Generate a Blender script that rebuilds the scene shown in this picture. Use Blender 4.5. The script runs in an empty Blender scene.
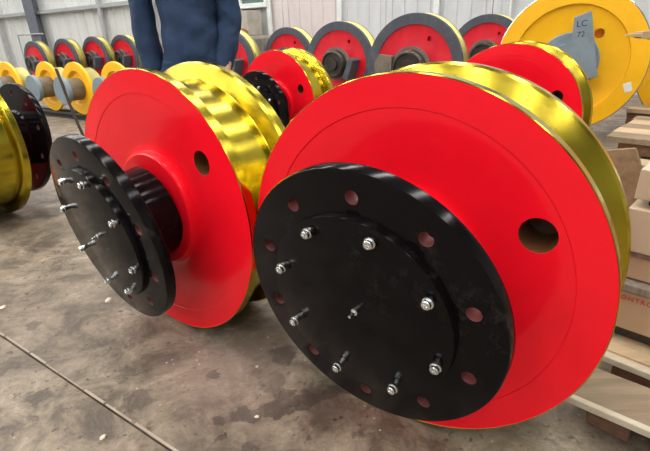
import bpy, bmesh, math, random
from mathutils import Vector, Matrix, Euler
random.seed(7)
PI = math.pi
sc = bpy.context.scene
COL = sc.collection

# ------------------------------------------------------------------ camera, world, light, exposure
FPX, PITCH, ROLL, CAMH = 452.7, 0.4065, -0.04, 1.007
cp, sp, cr, sr = math.cos(PITCH), math.sin(PITCH), math.cos(ROLL), math.sin(ROLL)
fwd = Vector((0, cp, -sp)); r0 = Vector((1, 0, 0)); u0 = Vector((0, sp, cp))
right = cr*r0 + sr*u0; up = -sr*r0 + cr*u0
cam_data = bpy.data.cameras.new('camera'); cam = bpy.data.objects.new('camera', cam_data); COL.objects.link(cam)
cam.matrix_world = Matrix(((right.x, up.x, -fwd.x, 0), (right.y, up.y, -fwd.y, 0), (right.z, up.z, -fwd.z, CAMH), (0, 0, 0, 1)))
cam_data.sensor_width = 36; cam_data.lens = FPX/650*36; cam_data.clip_start = .02; cam_data.clip_end = 200
sc.camera = cam
sc.view_settings.view_transform = 'Standard'; sc.view_settings.look = 'None'
sc.view_settings.gamma = 1; sc.view_settings.use_curve_mapping = False
sc.view_settings.exposure = 0.3
wd = bpy.data.worlds.new('world'); sc.world = wd; wd.use_nodes = True
wd.node_tree.nodes['Background'].inputs[0].default_value = (.92, .95, 1, 1)
wd.node_tree.nodes['Background'].inputs[1].default_value = 1.0
SKYLIGHT = 15.0

# ------------------------------------------------------------------ helpers
def link(o, parent=None):
    COL.objects.link(o)
    if parent is not None: o.parent = parent
    return o
def obj(name, bm, m, parent=None, smooth=None, loc=None, rot=None):
    me = bpy.data.meshes.new(name)
    if isinstance(bm, bmesh.types.BMesh):
        bmesh.ops.recalc_face_normals(bm, faces=bm.faces); bm.to_mesh(me); bm.free()
    else: me = bm
    if not isinstance(m, (list, tuple)): m = [m]
    for k in m: me.materials.append(k)
    if smooth:
        for p in me.polygons: p.use_smooth = True
        me.set_sharp_from_angle(angle=math.radians(smooth))
    o = bpy.data.objects.new(name, me); link(o, parent)
    if loc is not None: o.location = loc
    if rot is not None: o.rotation_euler = rot
    return o
def tag(o, label=None, cat=None, group=None, kind=None):
    if label: o['label'] = label
    if cat: o['category'] = cat
    if group: o['group'] = group
    if kind: o['kind'] = kind
    return o
def empty(name, loc, rot=(0, 0, 0)):
    o = bpy.data.objects.new(name, None); link(o); o.location = loc; o.rotation_euler = rot; o.empty_display_size = .1
    return o
def copy_tree(o, parent=None):
    c = o.copy(); link(c)
    if parent is not None: c.parent = parent
    for ch in list(o.children): copy_tree(ch, c)
    return c
def bm_new(): return bmesh.new()
def box(bm, c, s, bev=0, M=None):
    r = bmesh.ops.create_cube(bm, size=1)
    vs = r['verts']
    for v in vs: v.co = Vector((v.co.x*s[0], v.co.y*s[1], v.co.z*s[2]))
    if bev:
        es = list({e for v in vs for e in v.link_edges})
        rb = bmesh.ops.bevel(bm, geom=es, offset=bev, segments=2, affect='EDGES', profile=.5)
        vs = list({v for f in rb['faces'] for v in f.verts} | {v for v in vs if v.is_valid})
    for v in vs: v.co += Vector(c)
    if M is not None:
        for v in vs: v.co = M @ v.co
    return vs
def lathe(bm, prof, n=96, closed=False, c=(0, 0, 0), axis='Y', mi=0):
    """prof = [(radius, depth)], depth along +Y"""
    rings = []
    for r, d in prof:
        if r < 1e-6: rings.append([bm.verts.new((c[0], c[1]+d, c[2]))] if axis == 'Y' else [bm.verts.new((c[0], c[1], c[2]+d))])
        else:
            L = []
            for k in range(n):
                a = 2*PI*k/n; x, z = r*math.cos(a), r*math.sin(a)
                L.append(bm.verts.new((c[0]+x, c[1]+d, c[2]+z) if axis == 'Y' else (c[0]+x, c[1]+z, c[2]+d)))
            rings.append(L)
    pairs = list(zip(rings[:-1], rings[1:]))
    if closed: pairs.append((rings[-1], rings[0]))
    for A, B in pairs:
        for k in range(n):
            j = (k+1) % n
            if len(A) == 1 and len(B) == 1: continue
            if len(A) == 1: f = bm.faces.new((A[0], B[k], B[j]))
            elif len(B) == 1: f = bm.faces.new((A[k], B[0], A[j]))
            else: f = bm.faces.new((A[k], B[k], B[j], A[j]))
            f.material_index = mi
def cut(me_obj, cutter_bm, bore=None):
    """boolean difference evaluated once; returns nothing, replaces the mesh"""
    cm = bpy.data.meshes.new('tmp'); bmesh.ops.recalc_face_normals(cutter_bm, faces=cutter_bm.faces); cutter_bm.to_mesh(cm); cutter_bm.free()
    for p in cm.polygons: p.use_smooth = True
    co = bpy.data.objects.new('tmp', cm); COL.objects.link(co)
    # work without the parent transform
    wm, par, loc, rot = me_obj.matrix_world.copy(), me_obj.parent, me_obj.location.copy(), me_obj.rotation_euler.copy()
    me_obj.parent = None; me_obj.location = (0, 0, 0); me_obj.rotation_euler = (0, 0, 0)
    md = me_obj.modifiers.new('b', 'BOOLEAN'); md.operation = 'DIFFERENCE'; md.solver = 'EXACT'; md.object = co
    dg = bpy.context.evaluated_depsgraph_get(); dg.update()
    nm = bpy.data.meshes.new_from_object(me_obj.evaluated_get(dg))
    me_obj.modifiers.clear(); old = me_obj.data; me_obj.data = nm; nm.name = old.name
    nm.set_sharp_from_angle(angle=math.radians(28))
    if bore:
        mat, r, rad, angs, y0, y1 = bore; nm.materials.append(mat); ix = len(nm.materials)-1
        for p in nm.polygons:
            if y0 < p.center.y < y1 and any(math.hypot(p.center.x-r*math.cos(math.radians(a)), p.center.z-r*math.sin(math.radians(a))) < rad*1.03 for a in angs): p.material_index = ix
    bpy.data.objects.remove(co); bpy.data.meshes.remove(cm); bpy.data.meshes.remove(old)
    me_obj.parent = par; me_obj.location = loc; me_obj.rotation_euler = rot
def prism(bm, pts, d0, d1):
    """polygon in XZ extruded along Y"""
    a = [bm.verts.new((x, d0, z)) for x, z in pts]; b = [bm.verts.new((x, d1, z)) for x, z in pts]
    bm.faces.new(a); bm.faces.new(b[::-1])
    for k in range(len(pts)):
        j = (k+1) % len(pts); bm.faces.new((a[k], b[k], b[j], a[j]))
def tube(bm, pts, r, n=10):
    prev = None
    pts = [Vector(p) for p in pts]
    for i, p in enumerate(pts):
        t = (pts[min(i+1, len(pts)-1)] - pts[max(i-1, 0)]).normalized()
        s = t.cross(Vector((0.13, .27, 1))).normalized(); q = t.cross(s)
        rr = r[i] if isinstance(r, (list, tuple)) else r
        L = [bm.verts.new(p + rr*(math.cos(2*PI*k/n)*s + math.sin(2*PI*k/n)*q)) for k in range(n)]
        if prev:
            for k in range(n): bm.faces.new((prev[k], prev[(k+1) % n], L[(k+1) % n], L[k]))
        else: bm.faces.new(L[::-1])
        prev = L
    bm.faces.new(prev)

# ------------------------------------------------------------------ materials
class NT:
    def __init__(s, name):
        s.m = bpy.data.materials.new(name); s.m.use_nodes = True; s.t = s.m.node_tree; s.b = s.t.nodes['Principled BSDF']
        s.tc = s.t.nodes.new('ShaderNodeTexCoord')
    def n(s, typ, **kw):
        o = s.t.nodes.new(typ)
        for k, v in kw.items():
            if k in o.inputs.keys() if isinstance(k, str) else False: o.inputs[k].default_value = v
            else: setattr(o, k, v)
        return o
    def l(s, a, b): s.t.links.new(a, b)
    def noise(s, scale, detail=4, rough=.55, coord='Object', stretch=None, dist=0):
        o = s.t.nodes.new('ShaderNodeTexNoise'); o.inputs['Scale'].default_value = scale; o.inputs['Detail'].default_value = detail
        o.inputs['Roughness'].default_value = rough; o.inputs['Distortion'].default_value = dist
        if stretch:
            mp = s.t.nodes.new('ShaderNodeMapping'); mp.inputs['Scale'].default_value = stretch
            s.l(s.tc.outputs[coord], mp.inputs[0]); s.l(mp.outputs[0], o.inputs['Vector'])
        else: s.l(s.tc.outputs[coord], o.inputs['Vector'])
        return o.outputs['Fac']
    def ramp(s, fac, stops):
        o = s.t.nodes.new('ShaderNodeValToRGB'); e = o.color_ramp.elements
        e[0].position, e[0].color = stops[0][0], (*stops[0][1], 1); e[1].position, e[1].color = stops[-1][0], (*stops[-1][1], 1)
        for p, c in stops[1:-1]:
            k = e.new(p); k.color = (*c, 1)
        s.l(fac, o.inputs[0]); return o.outputs[0]
    def math(s, op, a, b=None, c=None, clamp=False):
        o = s.t.nodes.new('ShaderNodeMath'); o.operation = op; o.use_clamp = clamp
        for i, v in enumerate((a, b, c)):
            if v is None: continue
            if isinstance(v, (int, float)): o.inputs[i].default_value = v
            else: s.l(v, o.inputs[i])
        return o.outputs[0]
    def mix(s, fac, a, b):
        o = s.t.nodes.new('ShaderNodeMix'); o.data_type = 'RGBA'
        if isinstance(fac, (int, float)): o.inputs['Factor'].default_value = fac
        else: s.l(fac, o.inputs['Factor'])
        for k, v in ((6, a), (7, b)):
            if isinstance(v, tuple): o.inputs[k].default_value = (*v, 1)
            else: s.l(v, o.inputs[k])
        return o.outputs[2]
    def bump(s, h, strength=.3, dist=.01):
        o = s.t.nodes.new('ShaderNodeBump'); o.inputs['Strength'].default_value = strength; o.inputs['Distance'].default_value = dist
        s.l(h, o.inputs['Height']); s.l(o.outputs[0], s.b.inputs['Normal'])
    def set(s, **kw):
        for k, v in kw.items():
            k = k.replace('_', ' ')
            if isinstance(v, tuple): s.b.inputs[k].default_value = (*v, 1)
            elif isinstance(v, (int, float)): s.b.inputs[k].default_value = v
            else: s.l(v, s.b.inputs[k])
        return s
def paint(name, col, rough=.3, var=.08, coat=0, bump=.04, bscale=60, spec=.5, dirt=None, dirt_amt=.0):
    t = NT(name)
    n = t.noise(6, 5)
    d = tuple(c*(1-var) for c in col); e = tuple(min(1, c*(1+var)) for c in col)
    c = t.ramp(n, [(.3, d), (.7, e)])
    if dirt:
        c = t.mix(t.math('MULTIPLY', t.ramp(t.noise(11, 8, .7), [(.5, (0, 0, 0)), (.68, (1, 1, 1))]), dirt_amt), c, dirt)
    t.set(Base_Color=c, Roughness=t.math('MULTIPLY_ADD', n, .12, rough-.06))
    t.b.inputs['Specular IOR Level'].default_value = spec
    if coat: t.set(Coat_Weight=coat, Coat_Roughness=.06)
    if bump: t.bump(t.noise(bscale, 3), bump, .002)
    return t.m
def metal(name, col, rough=.25, brush=(0, 220, 0), bump=.03, tint=None, bs=1.0):
    t = NT(name)
    n = t.noise(bs, 6, .6, stretch=brush); m = t.noise(5, 3)
    c = t.mix(m, tuple(k*.88 for k in col), col)
    if tint: c = t.mix(t.ramp(t.noise(9, 6), [(.45, (0, 0, 0)), (.7, (1, 1, 1))]), c, tint)
    t.set(Base_Color=c, Metallic=1.0, Roughness=t.math('MULTIPLY_ADD', n, .16, rough-.08))
    t.bump(n, bump, .002)
    return t.m
def wood(name, a, b, scale=1, rough=.7, axis=(2, 30, 30)):
    t = NT(name)
    n = t.noise(scale, 7, .6, stretch=axis, dist=.6); g = t.noise(3, 3)
    c = t.ramp(n, [(.25, a), (.7, b)]); c = t.mix(t.math('MULTIPLY', t.ramp(g, [(.55, (0, 0, 0)), (.8, (1, 1, 1))]), .35), c, tuple(k*.45 for k in a))
    t.set(Base_Color=c, Roughness=rough); t.bump(n, .25, .004)
    return t.m
RED = paint('red_gloss_paint', (.90, .006, .018), .24, .04, coat=.12, bump=.05, bscale=14, spec=.25)
RED_OLD = paint('red_satin_paint', (.72, .012, .03), .42, .12, bump=.05, dirt=(.4, .12, .1), dirt_amt=.25)
YEL = paint('yellow_paint', (.95, .50, .006), .4, .05, bump=.03)
GRIM = paint('dark_grey_rim_paint', (.058, .066, .085), .5, .15, dirt=(.2, .19, .18), dirt_amt=.3)
GREYB = paint('blue_grey_paint', (.20, .26, .30), .5, .12, dirt=(.12, .12, .11), dirt_amt=.3)
HOUS = paint('oily_brown_housing', (.17, .145, .11), .5, .3, dirt=(.04, .035, .03), dirt_amt=.6)
DARKH = paint('dark_oily_metal_gap_shade', (.03, .026, .022), .35, .3, dirt=(.16, .13, .1), dirt_amt=.35)  # housings, and the painted shade in the gaps between cartons
GOLD = metal('varnished_gold_steel', (.55, .43, .04), .2, brush=(0, 160, 0), bump=.03)
GOLD2 = metal('pale_gold_steel', (.62, .55, .20), .34, brush=(0, 100, 0), bump=.04)
SILV = metal('bare_steel', (.72, .70, .62), .25)
ZINC = metal('zinc_steel', (.80, .82, .82), .22, brush=(20, 20, 20))

PRIMER = paint('pinkish_primer', (.15, .05, .048), .6, .3)
BORE = paint('oily_bronze_bore', (.13, .05, .02), .35, .3)
def black_mat():
    t = NT('black_gloss_enamel')
    n = t.noise(10, 6, .65)
    d = t.ramp(t.noise(26, 9, .75), [(.53, (0, 0, 0)), (.72, (1, 1, 1))])
    msk = t.ramp(t.noise(5, 2), [(.5, (0, 0, 0)), (.68, (1, 1, 1))])
    c = t.mix(t.math('MULTIPLY', t.math('MULTIPLY', d, msk), .30), (.0045, .0035, .004), (.10, .09, .09))
    t.set(Base_Color=c, Roughness=t.math('MULTIPLY_ADD', n, .16, .06)); t.b.inputs['Specular IOR Level'].default_value = .13; t.bump(t.noise(22, 3), .05, .003)
    return t.m
BLACK = black_mat()

def floor_mat():
    t = NT('worn_concrete')
    big = t.noise(.9, 6, .6); mid = t.noise(5.5, 10, .72, dist=.5); fine = t.noise(60, 6, .7)
    c = t.ramp(mid, [(.36, (.040, .028, .018)), (.44, (.120, .088, .058)), (.51, (.220, .172, .120)), (.58, (.30, .24, .172)), (.66, (.46, .385, .29))])
    c = t.mix(t.math('MULTIPLY', t.ramp(big, [(.42, (1, 1, 1)), (.62, (0, 0, 0))]), .45), c, (.13, .105, .08))
    c = t.mix(t.math('MULTIPLY', t.ramp(fine, [(.5, (0, 0, 0)), (.7, (1, 1, 1))]), .4), c, (.085, .065, .045))
    sm = t.noise(1.6, 9, .74, stretch=(1.2, 3.0, 1), dist=.35)
    c = t.mix(t.math('MULTIPLY', t.ramp(sm, [(.50, (0, 0, 0)), (.62, (1, 1, 1))]), .6), c, (.075, .056, .040))
    sp_ = t.t.nodes.new('ShaderNodeTexVoronoi'); sp_.inputs['Scale'].default_value = 26; t.l(t.tc.outputs['Object'], sp_.inputs['Vector'])
    c = t.mix(t.math('MULTIPLY', t.ramp(sp_.outputs['Distance'], [(.03, (1, 1, 1)), (.12, (0, 0, 0))]), t.ramp(t.noise(3, 3), [(.52, (0, 0, 0)), (.6, (.8, .8, .8))])), c, (.62, .57, .5))
    c = t.mix(t.math('MULTIPLY', t.ramp(t.noise(34, 5, .6), [(.60, (0, 0, 0)), (.66, (1, 1, 1))]), .75), c, (.05, .036, .025))
    c = t.mix(t.math('MULTIPLY', t.ramp(t.noise(13, 9, .75), [(.57, (0, 0, 0)), (.64, (1, 1, 1))]), .55), c, (.075, .055, .038))
    c = t.mix(t.math('MULTIPLY', t.ramp(t.noise(19, 9, .8, stretch=(1, 1.4, 3)), [(.60, (0, 0, 0)), (.68, (1, 1, 1))]), .5), c, (.52, .44, .34))
    # oil spots, each at its own place on the slab
    mp = t.t.nodes.new('ShaderNodeVectorMath'); mp.operation = 'ADD'
    nz = t.t.nodes.new('ShaderNodeTexNoise'); nz.inputs['Scale'].default_value = 24; nz.inputs['Detail'].default_value = 4
    t.l(t.tc.outputs['Object'], nz.inputs['Vector'])
    sb = t.t.nodes.new('ShaderNodeVectorMath'); sb.operation = 'MULTIPLY_ADD'; t.l(nz.outputs['Color'], sb.inputs[0]); sb.inputs[1].default_value = (.09, .09, 0); sb.inputs[2].default_value = (-.045, -.045, 0)
    t.l(t.tc.outputs['Object'], mp.inputs[0]); t.l(sb.outputs[0], mp.inputs[1])
    acc = None
    for (x, y, r, a) in SPOTS:
        dn = t.t.nodes.new('ShaderNodeVectorMath'); dn.operation = 'DISTANCE'; t.l(mp.outputs[0], dn.inputs[0]); dn.inputs[1].default_value = (x, y, 0)
        v = t.math('MULTIPLY', t.math('SUBTRACT', 1, t.math('DIVIDE', dn.outputs['Value'], r), clamp=True), 5*a)
        v = t.math('MINIMUM', v, a)
        acc = v if acc is None else t.math('MAXIMUM', acc, v)
    acc = t.math('MULTIPLY', acc, t.ramp(t.noise(16, 5, .7), [(.3, (.5, .5, .5)), (.5, (1, 1, 1))]))
    c = t.mix(acc, c, (.028, .020, .015))
    # pinkish paint dust
    dn = t.t.nodes.new('ShaderNodeVectorMath'); dn.operation = 'DISTANCE'; t.l(mp.outputs[0], dn.inputs[0]); dn.inputs[1].default_value = (-.33, 1.2, 0)
    c = t.mix(t.math('MULTIPLY', t.math('SUBTRACT', 1, t.math('DIVIDE', dn.outputs['Value'], .3), clamp=True), .28), c, (.5, .36, .31))
    t.set(Base_Color=c, Roughness=t.math('MULTIPLY_ADD', mid, .3, .42))
    t.bump(t.math('ADD', t.math('MULTIPLY', mid, .6), t.math('MULTIPLY', fine, .4)), .35, .01)
    return t.m

# pixel -> ground, used only to measure where stains lie
def gp(px, py, z=0):
    d = (px-325)/FPX*right - (py-225.5)/FPX*up + fwd; k = (z-CAMH)/d.z
    return Vector((d.x*k, d.y*k, z))
SP_PX = [(283, 355, 13, .8), (272, 383, 11, .5), (282, 395, 9, .6), (241, 416, 10, .75), (252, 415, 9, .75), (262, 412, 8, .7), (274, 410, 10, .75), (287, 406, 9, .75),
         (306, 401, 11, .75), (315, 399, 8, .7), (324, 395, 5, .8), (333, 391, 7, .7), (345, 388, 8, .7), (221, 421, 6, .8), (212, 374, 5, 1), (223, 437, 3.5, 1), (337, 420, 3.5, 1),
         (255, 372, 5, .6), (359, 432, 6, .5), (249, 448, 7, .6), (37, 398, 10, .55), (35, 325, 7, .5), (7, 365, 10, .5), (138, 401, 13, .5), (125, 375, 9, .4), (372, 402, 6, .6)]
SPOTS = []
for px, py, r, a in SP_PX:
    p = gp(px, py); q = gp(px+r, py); SPOTS.append((p.x, p.y, (q-p).length*1.25, a))

# ------------------------------------------------------------------ setting: floor slabs, walls, roof with skylights
AX = .6
N_ = Vector((math.sin(AX), math.cos(AX), 0)); W_ = Vector((math.cos(AX), -math.sin(AX), 0))   # into the hall / along the back wall
FLOORM = floor_mat()
def rotM(ox, oy, ang=-AX, z=0): return Matrix.Translation((ox, oy, z)) @ Matrix.Rotation(ang, 4, 'Z')
bm = bm_new(); box(bm, (0, 6, -.06), (70, 60, .06))
fl = tag(obj('floor', bm, paint('joint_dirt', (.03, .025, .02), .9)), kind='structure')
v0 = .48
for i, (ua, ub) in enumerate(((-22.8, -16.8), (-16.8, -10.8), (-10.8, -4.8), (-4.8, 1.2), (1.2, 7.2), (7.2, 13.2))):
    for j, (va, vb) in enumerate(((-5.5, v0), (v0, 5.5), (5.5, 10.5))):
        bm = bm_new(); g = .004
        box(bm, ((ua+ub)/2, (va+vb)/2, -.015), (ub-ua-g, vb-va-g, .03), .004, Matrix.Rotation(-.597, 4, 'Z'))
        obj('slab', bm, FLOORM, fl)
# light cement lip left along the joint
bm = bm_new()
u = -4.6
while u < .9:
    l = random.uniform(.05, .22)
    box(bm, (u+l/2, v0+random.uniform(.003, .007), -.001), (l*.9, random.uniform(.003, .008), random.uniform(.003, .006)), .001, Matrix.Rotation(-.597, 4, 'Z')); u += l
tag(obj('joint_mortar', bm, paint('pale_mortar', (.36, .30, .23), .85, .2), fl), kind='stuff')

def wp(s, z, off=0):   # a point on the back wall: s along it, z up, off towards the hall
    p = W_*s + N_*(8.0-off); return Vector((p.x, p.y, z))
WM = Matrix(((W_.x, N_.x, 0, N_.x*8), (W_.y, N_.y, 0, N_.y*8), (0, 0, 1, 0), (0, 0, 0, 1)))   # local x along wall, y into wall
def panel_mat(name, col, dirt=.2):
    t = NT(name)
    n = t.noise(1.2, 6, .6, stretch=(3, 3, .6)); n2 = t.noise(7, 5)
    c = t.ramp(n, [(.3, tuple(k*.86 for k in col)), (.7, col)])
    c = t.mix(t.math('MULTIPLY', t.ramp(n2, [(.5, (0, 0, 0)), (.8, (1, 1, 1))]), dirt), c, tuple(k*.6 for k in col))
    t.set(Base_Color=c, Roughness=.5); return t.m
P_WHITE = panel_mat('white_sheet_panel', (.66, .67, .65)); P_COOL = panel_mat('cool_white_panel', (.62, .64, .66)); P_PINK = panel_mat('pinkish_white_panel', (.68, .62, .61))
FRAMEG = paint('grey_steelwork', (.12, .135, .16), .5, .15); GIRT = paint('pale_grey_steel', (.36, .37, .38), .5, .1)
WFR = paint('white_frame', (.72, .75, .74), .4, .05)
bm = bm_new(); box(bm, (-8, .12, 3.4), (34, .06, 6.8), 0, WM)
wall = tag(obj('wall_back', bm, P_WHITE), kind='structure')
def sheet(s0, s1, m, ribs, z1=6.8):
    bm = bm_new(); w = s1-s0
    box(bm, ((s0+s1)/2, .06, z1/2), (w-.012, .05, z1), 0, WM)
    for k in range(ribs):
        x = s0 + w*(k+.5)/ribs
        box(bm, (x, .03, z1/2), (.03, .02, z1), .004, WM)
    return obj('panel', bm, m, wall)
s = -24.9
while s < -8.1: sheet(s, s+1.4, P_WHITE, 3); s += 1.4
s = s0_ = -8.1
edges = [-8.1, -6.33, -4.93]
sheet(-8.1, -6.33, P_PINK, 1); sheet(-6.33, -4.93, P_PINK, 5)
s = -4.93
while s < 8.5:
    sheet(s, s+.93, P_COOL, 4); s += .93
# girts and columns on the left, white posts on the right
for z in (1.83, 3.6, 5.4):
    bm = bm_new(); box(bm, (-16.5, -.06, z), (16.6, .12, .10), .01, WM); obj('girt', bm, GIRT, wall)
for s in (-15.85, -23.5):
    bm = bm_new(); box(bm, (s, -.12, 3.4), (.04, .26, 6.8), 0, WM); box(bm, (s-.27, -.13, 3.4), (.52, .02, 6.8), 0, WM); box(bm, (s-.27, .0, 3.4), (.52, .02, 6.8), 0, WM)
    box(bm, (s+.0, -.26, 3.4), (.56, .025, 6.8), 0, WM)
    obj('column', bm, FRAMEG, wall)
for s in (-18.4, -12.45, -10.2):
    bm = bm_new(); box(bm, (s, -.1, 3.4), (.13, .08, 6.8), .01, WM); obj('stud', bm, GIRT, wall)
for s in (-6.63, -4.93, -3.04, 1.9):
    bm = bm_new(); box(bm, (s, -.03, 3.4), (.10, .05, 6.8), .008, WM); obj('post', bm, WFR, wall)
for s in (-1.86,):
    bm = bm_new(); box(bm, (s, -.01, 3.4), (.03, .03, 6.8), 0, WM); obj('cover_strip', bm, WFR, wall)
bm = bm_new(); box(bm, (-1.0, -.15, 3.4), (.42, .12, 6.8), .01, WM); box(bm, (-1.0, -.24, 3.4), (.06, .1, 6.8), .01, WM); obj('column', bm, FRAMEG, wall)
bm = bm_new(); tube(bm, [WM @ Vector(p) for p in ((-16.9, -.3, .1), (-16.9, -.3, 1.2), (-16.85, -.3, 1.23), (-15.3, -.3, 1.23))], .022); obj('pipe', bm, GIRT, wall)
# window
win = tag(empty('window_1', WM @ Vector((-7.4, 0, 1.5)), (0, 0, -AX)), kind='structure')
bm = bm_new()
for c_, s_ in (((0, -.03, .04), (1.5, .1, .09)), ((0, -.03, 1.25), (1.5, .1, .09)), ((-.72, -.03, .65), (.08, .1, 1.2)), ((.72, -.03, .65), (.08, .1, 1.2)), ((0, -.03, .65), (.06, .08, 1.2))): box(bm, c_, s_, .006)
obj('window_frame', bm, WFR, win)
t = NT('green_glass'); t.set(Base_Color=(.12, .17, .15), Roughness=.08); t.b.inputs['Metallic'].default_value = 0
for x in (-.36, .36):
    bm = bm_new(); box(bm, (x, -.01, .65), (.66, .01, 1.14)); obj('pane', bm, t.m, win)
# roof of dark sheet with skylight strips parallel to the wheel axles, and side walls of the hall
RZ = 6.8
roofm = paint('roof_sheet', (.20, .21, .22), .6)
HM = Matrix(((W_.x, N_.x, 0, 0), (W_.y, N_.y, 0, 0), (0, 0, 1, 0), (0, 0, 0, 1)))
bm = bm_new(); box(bm, (-8, -4, RZ+.05), (34, 24.3, .06), 0, HM)
roof = tag(obj('ceiling', bm, roofm), kind='structure')
sk = bpy.data.materials.new('skylight_sheet'); sk.use_nodes = True
b_ = sk.node_tree.nodes['Principled BSDF']; b_.inputs['Base Color'].default_value = (.8, .8, .8, 1)
b_.inputs['Emission Color'].default_value = (1, .985, .95, 1); b_.inputs['Emission Strength'].default_value = SKYLIGHT
for k in range(9):
    bm = bm_new(); box(bm, (-20.5+k*3.1, -2.6, RZ-.01), (.50, 20.8, .02), 0, HM); obj('skylight', bm, sk, roof)
for k in range(5):
    bm = bm_new(); box(bm, (-8, -13+k*5, RZ-.25), (34, .14, .36), 0, HM); obj('roof_beam', bm, FRAMEG, roof)

P_GREY = panel_mat('grey_hall_panel', (.55, .56, .55))
for nm, c_, s_ in (('wall_left', (-25.1, -4, 3.4), (.1, 24.3, 6.8)), ('wall_right', (9.1, -4, 3.4), (.1, 24.3, 6.8)), ('wall_front', (-18, -16.1, 3.4), (14, .1, 6.8)), ('wall_front', (4, -16.1, 3.4), (10, .1, 6.8)), ('wall_front', (-6, -16.1, 5.9), (10, .1, 1.8))):
    bm = bm_new(); box(bm, c_, s_, 0, HM); tag(obj(nm, bm, P_GREY), kind='structure')
# ------------------------------------------------------------------ big crane wheels
TW, TB = -.0542, -.1394
def hole_cutters(r, rad, angs, d0, d1, n=28):
    bm = bm_new()
    for a in angs:
        a = math.radians(a); lathe(bm, [(0, d0), (rad, d0), (rad, d1), (0, d1)], n, c=(r*math.cos(a), 0, r*math.sin(a)))
    return bm
def stud_mesh(R):
    bm = bm_new(); q = R
    lathe(bm, [(0, 0), (.020*q, 0), (.020*q, -.022*q), (.030*q, -.024*q), (.030*q, -.032*q), (.024*q, -.035*q), (.024*q, -.056*q), (.020*q, -.060*q), (.011*q, -.060*q), (.009*q, -.052*q), (0, -.052*q)], 20)
    me = bpy.data.meshes.new('bolt'); bmesh.ops.recalc_face_normals(bm, faces=bm.faces); bm.to_mesh(me); bm.free()
    me.materials.append(ZINC)
    for p in me.polygons: p.use_smooth = True
    me.set_sharp_from_angle(angle=math.radians(35)); return me
def rimprof(R, w, tr=.90, rr=1.018, inner=.80):
    P = [(.994, .055), (.994, .001), (.996, 0), (1.0, .006), (1.0, .070), (.988, .083), (.93, .108), (tr+.004, .116), (tr, .120), (tr, .135), (tr, w-.142), (tr, w-.128), (tr+.004, w-.122), (.94, w-.11), (rr-.012, w-.085), (rr, w-.065), (rr, w-.008), (rr-.008, w), (inner, w), (inner, .055)]
    return [(r*R, d*R) for r, d in P]
def crane_wheel(R, holes=(27, 207), hub=True, W=.57):
    root = empty('crane_wheel', (0, 0, 0)); C = (0, 0, R)
    bm = bm_new()
    P = [(0, -.03), (.415, -.03), (.428, -.022), (.433, -.008), (.436, .024), (.455, .032), (.50, .032), (.78, .006), (.832, .0035), (.838, .004), (.842, .0), (.9938, .0), (.9938, .05), (.80, .06), (.80, W-.04), (0, W-.04)]
    lathe(bm, [(r*R, d*R) for r, d in P], 160)
    disc = obj('wheel_disc', bm, RED, root, smooth=28, loc=C)
    cut(disc, hole_cutters(.725*R, .083*R, holes, -.1*R, .26*R), (BORE, .725*R, .083*R, holes, .07*R, .3*R)); disc.data.materials[0] = RED
    bm = bm_new(); lathe(bm, rimprof(R, W), 160, closed=True)
    obj('rim', bm, GOLD, root, smooth=24, loc=C)
    bm = bm_new(); lathe(bm, [(0, W-.06), (.30*R/R, W-.06), (.30, W+.06), (.28, W+.08), (.16, W+.08), (.15, W+.30), (.13, W+.32), (0, W+.32)], 48)
    for v in bm.verts: v.co *= R
    obj('axle', bm, SILV, root, smooth=28, loc=C)
    rot = (-TB, 0, TW); q = R
    bm = bm_new(); lathe(bm, [(r*q, d*q) for r, d in ((0, .01), (.35, .01), (.35, -.295), (.37, -.318), (0, -.318))], 72)
    obj('hub', bm, BLACK, root, smooth=28, loc=C, rot=rot)
    bm = bm_new(); D = -.395; T = .075
    lathe(bm, [(r*q, d*q) for r, d in ((0, D), (.694, D), (.702, D+.003), (.706, D+.011), (.706, D+T-.006), (.70, D+T), (0, D+T))], 128)
    pl = obj('flange_plate', bm, BLACK, root, smooth=28, loc=C, rot=rot)
    cut(pl, hole_cutters(.58*q, 0.034*q, [17+36*k for k in range(10)], (D-.05)*q, (D+T+.05)*q, 22), (PRIMER, .58*q, 0.034*q, [17+36*k for k in range(10)], (D+.006)*q, (D+T-.006)*q)); pl.data.materials[0] = BLACK
    bm = bm_new(); D2 = D-.0447
    lathe(bm, [(r*q, d*q) for r, d in ((0, D2), (.486, D2), (.4935, D2+.003), (.496, D2+.010), (.496, D+.001), (0, D+.001))], 112)
    cv = obj('cover_plate', bm, BLACK, root, smooth=28, loc=C, rot=rot)
    sm = stud_mesh(R)
    for k in range(8):
        a = math.radians(28+45*k); b = bpy.data.objects.new('bolt', sm); link(b, cv); b.location = (.442*q*math.cos(a), D2*q, .442*q*math.sin(a))
        b.scale = (.88, .8, .88); b.rotation_euler = (random.uniform(-.12, .12), 0, random.uniform(-.12, .12))
    bm = bm_new(); lathe(bm, [(0, 0), (.018*q, 0), (.018*q, -.02*q), (.008*q, -.024*q), (.008*q, -.06*q), (0, -.062*q)], 14)
    obj('centre_pin', bm, ZINC, cv, smooth=30, loc=(.012*q, D2*q, .008*q))
    return root
def put(o, c, yaw, R, tilt=.02, lift=.002, sc_=1.0):
    """centre c=(x,y) of the front face; base of the empty is the contact point"""
    Rot = Euler((-tilt, 0, yaw)).to_matrix(); b = Vector((c[0], c[1], R*sc_+lift)) - Rot @ Vector((0, 0, R*sc_))
    o.location = b; o.rotation_euler = (-tilt, 0, yaw); o.scale = (sc_,)*3
S = .46
G = 'red crane wheels with gold treads in front'
HUBBITS = ('hub', 'flange_plate', 'cover_plate')
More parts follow.
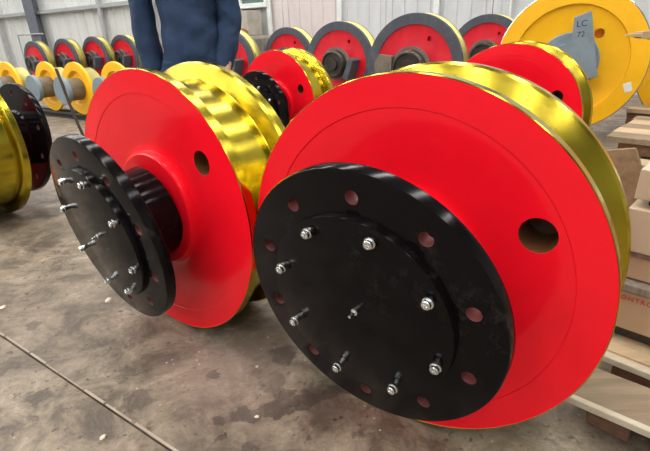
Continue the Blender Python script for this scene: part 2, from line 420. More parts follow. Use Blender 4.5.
def nudge_hub(w, k, d, up_=0):
    for ch in w.children:
        if ch.name.split('.')[0] in HUBBITS:
            ch.scale = (k,)*3; ch.location = Vector((0, 0, S+up_)) + Euler((-TB, 0, TW)).to_matrix() @ Vector((0, d*S, 0))
w1 = crane_wheel(S); put(w1, (.4033*S*.99-.007, 2.155*S*.99), -.6033, S)
tag(w1, 'largest red crane wheel in the foreground, its black bolted flange facing the camera', 'crane wheel', G)
w2 = copy_tree(w1); put(w2, (-1.2099*S-.022, 3.1473*S+.026), -.657, S)
for ch in w2.children:
    if ch.name.split('.')[0] in ('hub', 'flange_plate', 'cover_plate'):
        ch.scale = (.975,)*3; ch.location = Vector((0, 0, S)) + Euler((-TB, 0, TW)).to_matrix() @ Vector((0, -.030*S, 0))
tag(w2, 'red crane wheel left of centre with black hub flange seen side-on, below the person', 'crane wheel', G)
for ch in w2.children:
    if ch.name.startswith('wheel_disc'): ch.rotation_euler = (0, -math.radians(9), 0)
nudge_hub(w1, .985, 0, .011)
w3 = copy_tree(w1); put(w3, (-.37, 3.95), -.72, S, sc_=.95)
tag(w3, 'small-looking red crane wheel with ribbed gold tread between the two foreground wheels', 'crane wheel', G)
w4 = copy_tree(w1); put(w4, (1.18, 2.93), -.70, S, sc_=.97)
tag(w4, 'red crane wheel peeking out behind the largest wheel, in front of the big yellow one', 'crane wheel', G)
w5 = copy_tree(w1); put(w5, (-4.515*S, 6.078*S), PI-.524, S, tilt=-.0)
for ch in w5.children:
    if ch.name.split('.')[0] in ('hub', 'flange_plate', 'cover_plate'):
        ch.scale = (1.06,)*3; ch.location = Vector((0, 0, S)) + Euler((-TB, 0, TW)).to_matrix() @ Vector((0, -.09*S, 0))
tag(w5, 'gold-treaded crane wheel cut by the left frame edge, glossy black hub flange turned away', 'crane wheel', G)

# ------------------------------------------------------------------ red wheels with grey rims along the wall
def grey_rim_wheel(R=.56, W=.42, bracket=0):
    root = empty('crane_wheel', (0, 0, 0)); C = (0, 0, R)
    bm = bm_new()
    P = [(0, .02), (.30, .02), (.34, .05), (.45, .065), (.72, .05), (.79, .03), (.80, .02), (.80, .30), (0, .30)]
    lathe(bm, [(r*R, d*R) for r, d in P], 80)
    d_ = obj('wheel_disc', bm, RED_OLD, root, smooth=28, loc=C)
    cut(d_, hole_cutters(.60*R, .05*R, (60,), -.1*R, .16*R, 16)); d_.data.materials[0] = RED_OLD
    bm = bm_new(); lathe(bm, [(r*R, d*R) for r, d in ((.80, .04), (.80, .0), (.99, .0), (1.0, .01), (1.0, .09), (.80, .09))], 80, closed=True)
    obj('flange', bm, GRIM, root, smooth=28, loc=C)
    bm = bm_new(); lathe(bm, [(r*R, d*R) for r, d in ((.80, .09), (.985, .09), (.93, .12), (.90, .15), (.90, W-.12), (.94, W-.09), (1.0, W-.07), (1.0, W), (.80, W))], 80, closed=True)
    obj('rim', bm, GOLD2, root, smooth=28, loc=C)
    # bearing housing on the near side of the axle
    bm = bm_new(); lathe(bm, [(r*R, d*R) for r, d in ((0, .06), (.33, .06), (.33, -.30), (.30, -.34), (.27, -.34), (.26, -.30), (.16, -.30), (.15, -.36), (0, -.36))], 40)
    obj('bearing_housing', bm, DARKH, root, smooth=28, loc=C)
    bm = bm_new(); lathe(bm, [(r*R, d*R) for r, d in ((.34, -.10), (.40, -.10), (.40, -.17), (.34, -.17))], 40, closed=True)
    obj('bearing_ring', bm, HOUS, root, smooth=28, loc=C)
    bm = bm_new()
    if bracket == 0:
        box(bm, (.52*R, -.22*R, .06*R), (.16*R, .40*R, .52*R), .01, Matrix.Rotation(.35, 4, 'Y'))
    else:
        prism(bm, [(-.70*R, -.3*R), (-.34*R, -.3*R), (-.34*R, .22*R), (-.62*R, .26*R), (-.72*R, .1*R)], -.30*R, -.14*R)
    obj('keeper_plate', bm, GRIM if bracket == 0 else HOUS, root, loc=C)
    return root
GA = 'red wheels with dark grey rims along the wall'
ga = grey_rim_wheel(); gb = grey_rim_wheel(bracket=1)
def row(src, x, y, yaw, lab, first=False, s=1.0):
    o = src if first else copy_tree(src)
    o.location = (x, y, 0); o.rotation_euler = (0, 0, yaw); o.scale = (s,)*3
    tag(o, lab, 'crane wheel', GA); return o
row(gb, 1.10, 5.58, -.55, 'grey-rimmed red wheel peeping over the top of the largest foreground wheel', True, 1.03)
row(ga, .29, 7.0, -.58, 'grey-rimmed red wheel with slanted steel keeper plate, upper centre', True, 1.0)
row(ga, -.56, 8.75, -.6, 'grey-rimmed red wheel mostly hidden, just left of the one with slanted keeper plate', False, .97)
row(ga, 2.55, 7.35, -.6, 'grey-rimmed red wheel just left of the big yellow wheel', False, 1.02)
row(ga, -1.56, 8.5, -.6, 'grey-rimmed red wheel right beside the person\'s elbow', False, .97)
row(ga, -7.08, 12.15, -.58, 'leftmost of four grey-rimmed red wheels standing left of the person, beside the grey column', False, .92)
row(ga, -6.39, 12.28, -.58, 'second from left of the four grey-rimmed red wheels left of the person', False, .95)
row(ga, -5.70, 12.41, -.58, 'third from left of the four grey-rimmed red wheels left of the person', False, .97)
row(ga, -5.01, 12.5, -.58, 'grey-rimmed red wheel touching the person\'s left sleeve in view', False, .98)
row(ga, -5.9, 8.6, -.58, 'low grey-rimmed red wheel at the far left edge behind the yellow wheels', False, .70)

# ------------------------------------------------------------------ small yellow wheels with blue-grey bearing caps
def yellow_wheel(R=.34, W=.72):
    root = empty('crane_wheel', (0, 0, 0)); C = (0, 0, R)
    bm = bm_new()
    lathe(bm, [(r*R, d*R) for r, d in ((0, .10), (.42, .10), (.50, .14), (.60, .14), (.66, .02), (.68, .0), (.985, .0), (1.0, .02), (1.0, .10), (.95, .12), (.60, .16), (0, .16))], 72)
    dd = obj('wheel_disc', bm, YEL, root, smooth=28, loc=C)
    cut(dd, hole_cutters(.55*R, .06*R, (-20, 70, 160, 250), -.1*R, .15*R, 12)); dd.data.materials[0] = YEL
    bm = bm_new(); lathe(bm, [(r*R, d*R) for r, d in ((.55, .161), (.76, .14), (.74, .20), (.74, W-.06), (.70, W), (.55, W))], 72, closed=True)
    obj('rim', bm, GOLD2, root, smooth=28, loc=C)
    bm = bm_new(); lathe(bm, [(r*R, d*R) for r, d in ((0, .10), (.40, .10), (.42, .05), (.42, -.50), (0, -.50))], 44)
    obj('bearing_housing', bm, HOUS, root, smooth=28, loc=C)
    bm = bm_new(); lathe(bm, [(r*R, d*R) for r, d in ((0, -.66), (.50, -.66), (.52, -.64), (.52, -.50), (0, -.50))], 44)
    cap = obj('bearing_cap', bm, GREYB, root, smooth=28, loc=C)
    cut(cap, hole_cutters(.37*R, .025*R, (45, 135, 225, 315), -.8*R, -.6*R, 10)); cap.data.materials[0] = GREYB
    return root
GY = 'yellow wheels with blue-grey bearing caps'
yw = yellow_wheel()
for i, (px, lab) in enumerate(((3, 'yellow wheel furthest left, over the black hub flange at the frame edge'), (37, 'yellow wheel second from left in the yellow row, above the black hub flange'),
                               (71, 'yellow wheel with clean blue-grey cap, a thin rod leaning across it'), (106, 'yellow wheel half hidden by the red disc below the person'), (-17, None))):
    if lab is None: continue
    o = yw if i == 0 else copy_tree(yw)
    p = gp(px, 62, .75)
    o.location = (p.x+(i % 2)*.04, p.y+(i % 2)*.055, .07); tag(o, lab, 'crane wheel', GY)
    o.rotation_euler = (0, 0, -.6)
BEAM = paint('dark_beam_paint', (.035, .032, .03), .5)
for i, (dv, lab) in enumerate(((.03, 'dark steel beam carrying the yellow wheels, nearer of two'), (.20, 'dark steel beam carrying the yellow wheels, farther of two'))):
    p = gp(56, 62, .75); bm = bm_new()
    for c_, s_ in (((0, 0, .063), (2.9, .09, .01)), ((0, 0, .005), (2.9, .09, .01)), ((0, 0, .034), (2.9, .012, .05))): box(bm, c_, s_)
    o = obj('steel_beam', bm, BEAM); o.location = Vector((p.x, p.y, 0)) + N_*dv + Vector((0, 0, 0)); o.rotation_euler = (0, 0, -.6); o['label'] = lab; o['category'] = 'beam'

# thin rod leaning over the row
bm = bm_new(); a_ = gp(57, 73, .72); c_ = gp(86, 142, .01); pts = [a_ + (c_-a_)*k/5 + Vector((0, 0, (.04, .02, -.03, -.04, -.02, 0)[k])) for k in range(6)]
tube(bm, pts, .015, 8)
tag(obj('rod', bm, paint('brown_rod', (.07, .055, .04), .6)), 'thin brown bent rod leaning over the yellow wheel with the clean cap', 'rod')

# ------------------------------------------------------------------ big yellow wheels at right
def big_yellow(R=.62, W=.36):
    root = empty('crane_wheel', (0, 0, 0)); C = (0, 0, R)
    bm = bm_new()
    lathe(bm, [(r*R, d*R) for r, d in ((0, .04), (.72, .04), (.755, .035), (.765, .0), (.985, .0), (.99, .03), (0, .05))], 120)
    dd = obj('wheel_disc', bm, YEL, root, smooth=28, loc=C)
    bm2 = bm_new(); lathe(bm2, [(r*R, d*R) for r, d in ((0, .045), (.98, .032), (.98, .15), (0, .15))], 96); bm2.free()
    bm = bm_new()
    lathe(bm, [(r*R, d*R) for r, d in ((0, .045), (.72, .045), (.755, .035), (.765, .0), (.985, .0), (.985, .06), (.80, .08), (.80, W-.02), (0, W-.02))], 120)
    old = dd.data; me = bpy.data.meshes.new('wheel_disc'); bmesh.ops.recalc_face_normals(bm, faces=bm.faces); bm.to_mesh(me); bm.free(); me.materials.append(YEL)
    for p in me.polygons: p.use_smooth = True
    dd.data = me; bpy.data.meshes.remove(old)
    cut(dd, hole_cutters(.50*R, .065*R, (48, 228), -.1*R, .2*R, 24)); dd.data.materials[0] = YEL
    bm = bm_new(); lathe(bm, [(r*R, d*R) for r, d in ((.80, .03), (.986, .03), (.987, .003), (1.0, .012), (1.0, .06), (.95, .09), (.94, W-.1), (1.0, W-.06), (1.0, W), (.80, W))], 120, closed=True)
    obj('rim', bm, SILV, root, smooth=28, loc=C)
    bm = bm_new(); lathe(bm, [(r*R, d*R) for r, d in ((0, .05), (.40, .05), (.40, -.06), (.385, -.08), (.26, -.08), (.25, -.20), (.23, -.22), (0, -.22))], 64)
    hb = obj('bearing_flange', bm, GREYB, root, smooth=28, loc=C)
    return root
by = big_yellow()
bc = Vector((2.2, 4.17)); by.scale = (.97,)*3; by.location = (2.18, 4.17, .075); by.rotation_euler = (0, 0, -.52)
tag(by, 'big yellow wheel with blue-grey L-shaped bearing bracket and white sticker', 'crane wheel', 'big yellow wheels at right')
by2 = copy_tree(by); by2.location = (3.38, 3.98, .03); by2.rotation_euler = (0, 0, -.62)
tag(by2, 'yellow wheel cut off by the right frame edge', 'crane wheel', 'big yellow wheels at right')
R = .62
bm = bm_new(); q = R/71
# bracket outline measured in 1/71 of the wheel radius from its centre
prism(bm, [(x*q, z*q) for x, z in ((0, 42), (14, 47), (26, -2), (29, -12), (18, -16), (4, -2), (-14, 14), (1, 20))], -.29*R, -.21*R)
bmesh.ops.bevel(bm, geom=list(bm.edges), offset=.004, segments=1, affect='EDGES')
br = obj('bearing_bracket', bm, GREYB, by, loc=(0, 0, R))
def text_mesh(name, body, size, m, parent, loc, rot, depth=.0008, spacing=1.0):
    cu = bpy.data.curves.new('t', 'FONT'); cu.body = body; cu.size = size; cu.extrude = depth; cu.align_x = 'LEFT'; cu.resolution_u = 3; cu.space_character = spacing
    to = bpy.data.objects.new('t', cu); COL.objects.link(to)
    dg = bpy.context.evaluated_depsgraph_get(); dg.update(); me = bpy.data.meshes.new_from_object(to.evaluated_get(dg)); bpy.data.objects.remove(to)
    me.materials.clear(); me.materials.append(m); me.name = name
    o = bpy.data.objects.new(name, me); link(o, parent); o.location = loc; o.rotation_euler = rot; return o
INK = paint('dark_ink', (.02, .02, .022), .6); REDINK = paint('red_ink', (.45, .03, .03), .7)
text_mesh('lettering', 'LC', .07, INK, br, (3*q, -.292*R, 33*q), (PI/2, -.10, 0))
text_mesh('lettering', '72', .06, INK, br, (5*q, -.292*R, 24*q), (PI/2, -.10, 0))
bm = bm_new(); box(bm, (57*q, -.001, -24*q+R), (7*q, .002, 9*q), 0, None)
for v in bm.verts: v.co = Matrix.Translation((57*q, 0, R-24*q)) @ Matrix.Rotation(-.35, 4, 'Y') @ Matrix.Translation((-57*q, 0, -R+24*q)) @ v.co
tag(obj('sticker', bm, paint('white_paper', (.8, .8, .78), .6), by), 'white paper sticker')
# grey keeper on the right-hand yellow wheel is hidden; its pale wooden lath sticks out in front
bm = bm_new()
p0, p1 = Vector((2.06, 3.25, .905)), Vector((2.75, 3.22, .885))
for (a, b, w0, w1, h) in ((0, .16, .012, .035, .02), (.12, .30, .04, .055, .025), (.26, 1, .05, .10, .03)):
    A = p0.lerp(p1, a); B = p0.lerp(p1, b); vs = []
    for P_, w_ in ((A, w0), (B, w1)):
        for sy, sz in ((-1, -1), (1, -1), (1, 1), (-1, 1)): vs.append(bm.verts.new(P_ + Vector((0, sy*w_, sz*h*w_/.05))))
    for f in ((0, 1, 2, 3), (7, 6, 5, 4), (0, 4, 5, 1), (1, 5, 6, 2), (2, 6, 7, 3), (3, 7, 4, 0)): bm.faces.new([vs[k] for k in f])
LATH = wood('pale_lath_wood', (.36, .26, .15), (.55, .43, .28))
lt = obj('timber_lath', bm, LATH)
bm = bm_new(); box(bm, (2.70, 3.22, .452), (.07, .07, .84), .004); obj('upright', bm, LATH, lt)
tag(lt, 'splintered pale timber lath poking in from the right edge across the yellow wheel', 'timber')

# ------------------------------------------------------------------ cardboard stack, boards and pallets at right
UU = Vector((.70, -.714, 0)).normalized(); VV = Vector((.714, .70, 0)).normalized()
PM = Matrix(((UU.x, VV.x, 0, 0), (UU.y, VV.y, 0, 0), (0, 0, 1, 0), (0, 0, 0, 1)))
PLY = wood('pale_plywood', (.38, .26, .15), (.55, .41, .26)); PLYD = wood('dirty_plywood', (.16, .115, .07), (.29, .215, .14)); PLYW = wood('plywood_edge', (.44, .37, .27), (.60, .52, .40))
REDW = wood('red_brown_block', (.10, .045, .025), (.20, .10, .06)); BRW = wood('brown_board', (.17, .10, .05), (.30, .19, .105))
CARD = wood('cardboard', (.42, .28, .165), (.50, .355, .225), axis=(1, 1, 1)); CARDL = wood('pale_cardboard', (.42, .32, .21), (.52, .42, .30), axis=(1, 1, 1)); CORR = wood('corrugated_edge', (.14, .11, .09), (.32, .27, .22), axis=(60, 60, 1))
def ubox(name, u, v, z, m, parent=None, bev=.003):
    bm = bm_new(); box(bm, ((u[0]+u[1])/2, (v[0]+v[1])/2, (z[0]+z[1])/2), (u[1]-u[0], v[1]-v[0], z[1]-z[0]), bev, PM); return obj(name, bm, m, parent)
def uempty(name, u, v, z):
    p = PM @ Vector((u, v, z)); return empty(name, p)
def child(name, root, *a, **k):
    o = ubox(name, *a, **k); o.parent = root; o.matrix_parent_inverse = Matrix.Translation(-root.location); return o
pa = uempty('pallet', .4, 1.2, 0)
tag(pa, 'low wooden pallet on the floor with white-edged dirty board, right of the largest wheel', 'pallet')
PM0 = PM; PM = Matrix.Translation(Vector((.632, .899, 0))) @ Matrix(((.744, .668, 0, 0), (-.668, .744, 0, 0), (0, 0, 1, 0), (0, 0, 0, 1)))
def child2(name, root, *a, **k):
    o = ubox(name, *a, **k); o.parent = root; o.matrix_parent_inverse = Matrix.Translation(-root.location); return o
child2('board', pa, (-.02, 1.2), (.022, .175), (.075, .092), PLYD)
child2('edge_strip', pa, (-.04, 1.2), (0, .019), (.077, .098), PLYW)
PM = PM0
child('board', pa, (-.20, 1.0), (1.335, 1.66), (.080, .100), PLY)
child('board', pa, (-.20, .02), (1.345, 1.40), (.1005, .104), PLY)
child('edge_strip', pa, (-.22, 1.0), (1.305, 1.332), (.085, .106), PLYW)
for v in (1.15, 1.36, 1.58):
    for u_ in (-.12, .4, .9): child('block', pa, (u_-.05, u_+.05), (v-.02, v+.04), (0, .0655 if v < 1.3 else .0799), REDW)
st = [('cardboard_box', (-.26, .75), (1.42, 1.9), (.145, .272), CARD, 'tan cardboard box with red lettering, lowest of the stack right of the largest wheel'),
      ('cardboard_box', (-.27, .75), (1.45, 1.9), (.30, .372), CARD, 'flat tan cardboard box, second from the bottom of the stack by the right edge'),
      ('cardboard_box', (-.24, .75), (1.43, 1.9), (.392, .52), CARDL, 'pale cardboard box with dark print, third up in the stack by the right edge'),
      ('cardboard_box', (-.235, .75), (1.44, 1.9), (.545, .63), CARDL, 'pale cardboard box topmost of the stack by the right edge')]
for i, (nm, u, v, z, m, lab) in enumerate(st):
    r_ = uempty(nm, .2, 1.6, z[0]); tag(r_, lab, 'box', 'cardboard boxes stacked by the right edge')
    child('carton', r_, u, v, z, m)
    if i in (0, 1): child('lid_edge', r_, (u[0]-.01, u[1]), (v[0]-.006, v[1]), (z[1], st[i+1][3][0]-.004), CORR)
    if i == 0:
        child('gap_shade', r_, (u[0]+.02, u[1]), (v[0]+.03, v[1]), (.101, .145), DARKH)  # dark strip set back under the box, gap shade put into its colour
        o = text_mesh('lettering', 'CONTROL', .021, REDINK, r_, (0, 0, 0), (0, 0, 0), spacing=1.15)
        o.matrix_world = Matrix.Identity(4)
        loc = PM @ Vector((-.222, v[0]-.0015, .243)) - r_.location
        ang = math.atan2(UU.y, UU.x); o.location = loc; o.rotation_euler = (PI/2, 0, ang)
    if i == 2:
        o = text_mesh('lettering', '- K\nEB', .03, INK, r_, (0, 0, 0), (0, 0, 0))
        o.location = PM @ Vector((-.165, v[0]-.0015, .472)) - r_.location; o.rotation_euler = (PI/2, 0, math.atan2(UU.y, UU.x))
    if i == 3: child('gap_shade', r_, (u[0]+.03, u[1]), (v[0]+.04, v[1]), (.52, .545), DARKH)  # dark strip again, painted shade in the gap below the top box
# brown board standing behind the wheel, leaning on the stack
bm = bm_new()
pts = [(-.50, .0), (-.30, .0), (-.298, .32), (-.288, .43), (-.355, .565), (-.44, .545), (-.50, .52)]
a = [bm.verts.new(PM @ Vector((u, 1.96, z))) for u, z in pts]; b = [bm.verts.new(PM @ Vector((u, 1.985, z))) for u, z in pts]
bm.faces.new(a); bm.faces.new(b[::-1])
for k in range(len(pts)): j = (k+1) % len(pts); bm.faces.new((a[k], b[k], b[j], a[j]))
tag(obj('board', bm, BRW), 'brown wooden board with a dark knot standing on end behind the largest wheel', 'board')
# plywood sheets farther back
tag(ubox('plywood_sheet', (-.70, 1.5), (2.25, 4.15), (0.0, .03), PLYD), 'wide dusty plywood sheet flat on the floor at right, under the plank platform', 'plywood')
pf = uempty('platform', .2, 3.5, 0); tag(pf, 'low platform of pale wooden planks at right, behind the cardboard stack', 'platform')
for k in range(5): child('plank', pf, (-.76+random.uniform(0, .02), 1.5), (3.2+k*.165, 3.36+k*.165), (.31, .345), PLY if k % 2 else PLYD)
child('plank', pf, (-.72, 1.5), (3.05, 3.19), (.21, .235), PLY)
for v in (3.28, 3.85):
    child('stringer', pf, (-.68, 1.45), (v-.03, v+.03), (.235, .31), BRW)
    for u_ in (-.6, .3, 1.2): child('block', pf, (u_-.06, u_+.06), (v-.05, v+.05), (.031, .235), REDW)
for u_ in (-.6, .3, 1.2): child('block', pf, (u_-.05, u_+.05), (3.08, 3.16), (.031, .21), REDW)
pb = uempty('pallet', .1, 4.9, 0); tag(pb, 'wooden pallet with a red-brown block, beside the lower right of the big yellow wheel', 'pallet')
for k in range(2): child('plank', pb, (-1.0, 1.6), (4.80+k*.15, 4.94+k*.15), (.235, .27), PLY if k % 2 == 0 else PLYD)
child('stringer', pb, (-1.0, 1.6), (4.84, 4.92), (.20, .235), BRW)
for u_ in (-.93, -.1, .7): child('block', pb, (u_-.06, u_+.06), (4.82, 4.94), (0, .20), REDW)
pc = uempty('pallet', .1, 5.3, 0); tag(pc, 'raised wooden pallet with red-brown blocks behind the plank pallet, between the yellow wheels', 'pallet')
for k in range(6): child('plank', pc, (-1.0, 1.6), (5.62+k*.16, 5.76+k*.16), (.25, .28), PLY if k % 2 == 0 else BRW)
for v in (5.69, 6.44):
    child('stringer', pc, (-1.0, 1.6), (v-.05, v+.05), (.20, .25), BRW)
    for u_ in (-.92, -.1, .7): child('block', pc, (u_-.07, u_+.07), (v-.05, v+.05), (0, .20), REDW)
bm = bm_new(); box(bm, (2.2, 4.3, .03), (.5, .5, .06), .004); 
tb = ubox('timber_block', (-1.62, -1.30), (4.40, 4.80), (0, .058), BRW); bpy.data.meshes.remove; bm.free()
tag(tb, 'flat brown timber chock under the big yellow wheel with the bracket', 'timber')

# ------------------------------------------------------------------ wall-side clutter seen beside the person
cb = empty('cabinet', wp(-7.03, 0, .40), (0, 0, -AX)); tag(cb, 'beige metal cabinet against the wall under the window, right of the person', 'cabinet')
BEI = paint('beige_enamel', (.42, .40, .34), .5, .15, dirt=(.3, .26, .2), dirt_amt=.5)
bm = bm_new(); box(bm, (0, 0, 1.2), (.60, .4, .46), .015); obj('body', bm, BEI, cb)
bm = bm_new(); box(bm, (-.36, 0, 1.2), (.05, .36, .40), .008); obj('side_flap', bm, WFR, cb)
bm = bm_new(); box(bm, (.1, -.20, .93), (1.0, .86, .06), .008); obj('shelf', bm, BEI, cb)
for x in (-.34, .54):
    for y in (-.58, .18):
        bm = bm_new(); box(bm, (x, y, .45), (.05, .05, .9), .004); obj('leg', bm, WFR, cb)
rg = bm_new()
for k in range(7):
    M_ = Matrix.Translation((random.uniform(-.16, .16), random.uniform(-.05, .05), .05+random.uniform(0, .05))) @ Matrix.Rotation(random.uniform(0, 3), 4, 'Z')
    vs = bmesh.ops.create_icosphere(rg, subdivisions=2, radius=.09)['verts']
    for v in vs: v.co = M_ @ Vector((v.co.x*1.3, v.co.y, v.co.z*.6))*1.0
p = wp(-6.90, .975, .80); o = obj('rag', rg, paint('rust_red_cloth', (.30, .09, .05), .9, .25), smooth=60); o.location = p
tag(o, 'rust-red rag heap lying on the shelf in front of the beige cabinet', 'rag')
bm = bm_new(); tube(bm, [wp(-6.95, 2.3, 1.12), wp(-7.20, 1.42, 1.12), wp(-7.42, .02, 1.12)], .03, 8)
tag(obj('pole', bm, paint('ochre_pole', (.55, .36, .08), .5)), 'ochre yellow pole standing in front of the window by the person', 'pole')

# small debris on the floor
DEB = paint('pale_stone', (.62, .54, .42), .85)
def pebble(px, py, r, lab):
    bm = bm_new(); vs = bmesh.ops.create_icosphere(bm, subdivisions=2, radius=1)['verts']
    for v in vs: v.co = Vector((v.co.x*1.3, v.co.y, v.co.z*.55)) * (1+random.uniform(-.25, .25)); 
    o = obj('stone', bm, DEB); o.scale = (r,)*3; p = gp(px, py); o.location = (p.x, p.y, r*.4); o.rotation_euler = (0, 0, random.uniform(0, 3))
    tag(o, lab, 'stone', 'crumbs of pale stone on the concrete floor')
pebble(109, 301, .0125, 'largest pale stone chip on the floor below the side-on black flange')
pebble(3, 308, .010, 'pale stone chip on the floor at the left frame edge')
pebble(103, 438, .007, 'tiny pale crumb on the near slab left of the floor joint')
pebble(257, 417, .005, 'tiny pale crumb lying in the trail of oil spots')
pebble(257, 367, .005, 'tiny pale crumb between the oil spots and the two wheels')
bm = bm_new(); tube(bm, [gp(566, 396, .006), gp(577, 403, .006), gp(589, 406, .008), gp(596, 413, .006), gp(598, 420, .006)], .004, 6)
tag(obj('strap_scrap', bm, paint('tan_strap', (.45, .36, .27), .6)), 'tan scrap of packing strap on the floor beside the low pallet', 'strap')

# ------------------------------------------------------------------ person
CLOTH = None
def cloth_mat(name, col):
    t = NT(name); n = t.noise(5, 6, .6, dist=.5); f_ = t.noise(180, 2)
    t.set(Base_Color=t.ramp(n, [(.3, tuple(k*.7 for k in col)), (.7, tuple(k*1.2 for k in col))]), Roughness=.85); t.bump(t.math('ADD', t.math('MULTIPLY', n, 1.0), t.math('MULTIPLY', f_, .12)), .6, .03)
    return t.m
NAVY = cloth_mat('navy_work_cloth', (.013, .036, .090)); SKIN = paint('skin', (.55, .33, .24), .5, .05); HAIR = paint('black_hair', (.012, .01, .01), .5); SHOE = paint('black_shoe', (.02, .02, .02), .4)
per = empty('person', (-.695, 2.6, 0), (0, 0, 0)); per.scale = (.90, 1, 1); tag(per, 'person standing in a navy blue work jacket and trousers, bare hands at the sides', 'person')
def skin(name, chain, edges, root, m, sub=2, disp=0):
    """chain: list of (co, rx, ry)"""
    me = bpy.data.meshes.new(name); me.from_pydata([c[0] for c in chain], edges, []); me.materials.append(m)
    o = bpy.data.objects.new(name, me); link(o, per)
    md = o.modifiers.new('s', 'SKIN'); md.use_smooth_shade = True
    sv = me.skin_vertices[0].data
    for i, c in enumerate(chain): sv[i].radius = (c[1], c[2])
    sv[root].use_root = True
    s2 = o.modifiers.new('u', 'SUBSURF'); s2.levels = s2.render_levels = sub
    if disp:
        tx = bpy.data.textures.new('folds', 'CLOUDS'); tx.noise_scale = .09
        s3 = o.modifiers.new('d', 'DISPLACE'); s3.texture = tx; s3.strength = disp; s3.mid_level = .5
    return o
J = [((.02, 0, .95), .155, .11), ((.02, 0, 1.10), .145, .105), ((.02, .0, 1.28), .16, .11), ((.02, .01, 1.40), .15, .10), ((.02, .01, 1.475), .075, .07), ((.02, -.01, 1.53), .055, .055), ((.02, -.02, 1.62), .085, .095), ((.02, -.02, 1.70), .075, .085),
     ((-.17, .01, 1.42), .06, .06), ((-.235, .02, 1.13), .045, .045), ((-.215, -.02, .90), .034, .034), ((-.205, -.04, .80), .036, .022),
     ((.21, .01, 1.42), .06, .06), ((.27, .04, 1.10), .045, .045), ((.235, -.05, .88), .034, .034), ((.22, -.10, .79), .036, .022),
     ((-.08, 0, .86), .085, .085), ((-.09, 0, .47), .058, .058), ((-.10, .02, .09), .042, .042), ((-.11, -.10, .03), .038, .03),
     ((.12, 0, .86), .085, .085), ((.13, 0, .47), .058, .058), ((.14, .02, .09), .042, .042), ((.15, -.10, .03), .038, .03)]
E_ = [(0, 1), (1, 2), (2, 3), (3, 4), (4, 5), (5, 6), (6, 7), (3, 8), (8, 9), (9, 10), (10, 11), (3, 12), (12, 13), (13, 14), (14, 15), (0, 16), (16, 17), (17, 18), (18, 19), (0, 20), (20, 21), (21, 22), (22, 23)]
skin('body', J, E_, 0, SKIN)
for s_, w_, hy in ((-1, Vector((-.205, -.04, .80)), 0), (1, Vector((.22, -.10, .79)), 0)):
    for k in range(4):
        b0 = w_ + Vector((0, -.030+k*.020, -.02)); L = (.062, .072, .068, .055)[k]
        skin('finger', [(b0, .009, .009), (b0+Vector((-.004*s_, -.002, -L*.5)), .0085, .0085), (b0+Vector((-.018*s_, -.002, -L)), .007, .007)], [(0, 1), (1, 2)], 0, SKIN, 1)
    b0 = w_ + Vector((-.004*s_, -.03, .01)); skin('thumb', [(b0, .011, .011), (b0+Vector((-.015*s_, -.02, -.03)), .010, .010), (b0+Vector((-.018*s_, -.022, -.055)), .008, .008)], [(0, 1), (1, 2)], 0, SKIN, 1)
def loft(bm, secs, n=28, seed=0):
    """secs = [(centre, rx, ry)] rings in XY planes, with soft folds"""
    prev = None
    for i, (c, rx, ry) in enumerate(secs):
        L = []
        for k in range(n):
            a = 2*PI*k/n; w = 1+.035*math.sin(3*a+i*1.3+seed)+.02*math.sin(7*a-i*2.1+seed)
            L.append(bm.verts.new((c[0]+rx*w*math.cos(a), c[1]+ry*w*math.sin(a), c[2])))
        if prev:
            for k in range(n): bm.faces.new((prev[k], prev[(k+1) % n], L[(k+1) % n], L[k]))
        else: bm.faces.new(L[::-1])
        prev = L
    bm.faces.new(prev)
def dense(secs, m=5):
    out = []
    for (c0, a0, b0), (c1, a1, b1) in zip(secs[:-1], secs[1:]):
        for k in range(m):
            t_ = k/m; e_ = t_*t_*(3-2*t_); out.append((tuple(c0[j]+(c1[j]-c0[j])*t_ for j in range(3)), a0+(a1-a0)*e_, b0+(b1-b0)*e_))
    out.append(secs[-1]); return out
def folds(o, st):
    tx = bpy.data.textures.new('folds', 'CLOUDS'); tx.noise_scale = .10
    sd = o.modifiers.new('u', 'SUBSURF'); sd.levels = sd.render_levels = 1
    d = o.modifiers.new('d', 'DISPLACE'); d.texture = tx; d.strength = st; d.mid_level = .5
bm = bm_new()
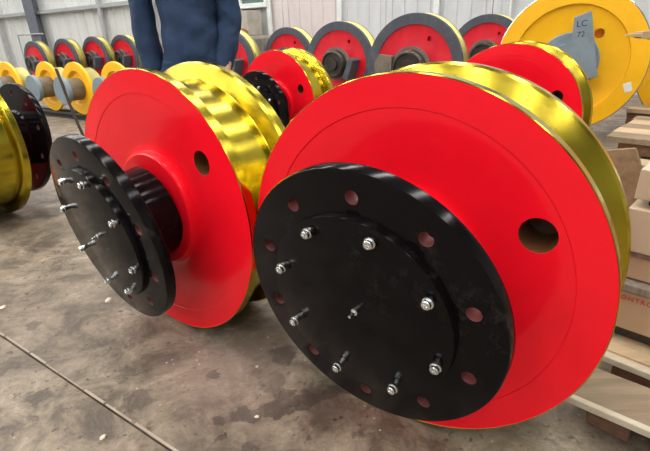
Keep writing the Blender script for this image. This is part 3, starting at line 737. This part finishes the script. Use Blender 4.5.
loft(bm, dense([((.035, 0, .80), .182, .15), ((.035, 0, .95), .172, .145), ((.03, 0, 1.10), .160, .135), ((.02, 0, 1.30), .185, .14), ((.02, .01, 1.40), .215, .115), ((.02, .01, 1.455), .15, .09), ((.02, .01, 1.49), .08, .075), ((.02, .01, 1.52), .075, .07)]))
loft(bm, dense([((-.212, -.02, .83), .064, .068), ((-.225, -.01, 1.0), .068, .072), ((-.228, .0, 1.18), .068, .072), ((-.195, .01, 1.36), .075, .08), ((-.15, .01, 1.43), .07, .08), ((-.08, .01, 1.47), .04, .06)]), seed=2)
loft(bm, dense([((.205, -.045, .83), .062, .068), ((.235, .0, .97), .068, .074), ((.262, .035, 1.07), .070, .078), ((.258, .03, 1.18), .068, .074), ((.23, .01, 1.36), .075, .08), ((.19, .01, 1.43), .07, .08), ((.12, .01, 1.47), .04, .06)]), seed=4)
folds(obj('jacket', bm, NAVY, per, smooth=180), .03)
bm = bm_new()
loft(bm, dense([((-.10, .02, .07), .085, .10), ((-.09, 0, .47), .095, .10), ((-.07, 0, .80), .11, .125), ((-.05, 0, .90), .10, .12)]), seed=1)
loft(bm, dense([((.15, .02, .07), .085, .10), ((.14, 0, .47), .095, .10), ((.12, 0, .80), .11, .125), ((.10, 0, .90), .10, .12)]), seed=3)
folds(obj('trousers', bm, NAVY, per, smooth=180), .02)
for x in (-.105, .145):
    bm = bm_new(); box(bm, (x, -.05, .045), (.10, .28, .09), .03); obj('shoe', bm, SHOE, per, smooth=50)
bm = bm_new(); vs = bmesh.ops.create_uvsphere(bm, u_segments=24, v_segments=16, radius=1)['verts']
for v in vs: v.co = Vector((.02+v.co.x*.09, -.005+v.co.y*.105, 1.685+v.co.z*.085))
obj('hair', bm, HAIR, per, smooth=60)
bm = bm_new()
for x in (-.012, .052):
    vs = bmesh.ops.create_uvsphere(bm, u_segments=12, v_segments=8, radius=.012)['verts']
    for v in vs: v.co += Vector((x, -.112, 1.64))
obj('eyes', bm, SHOE, per, smooth=60)
bm = bm_new(); lathe(bm, [(0, 0), (.014, 0), (.006, .045), (0, .05)], 10, c=(.02, -.125, 1.585), axis='Z'); obj('nose', bm, SKIN, per, smooth=60)
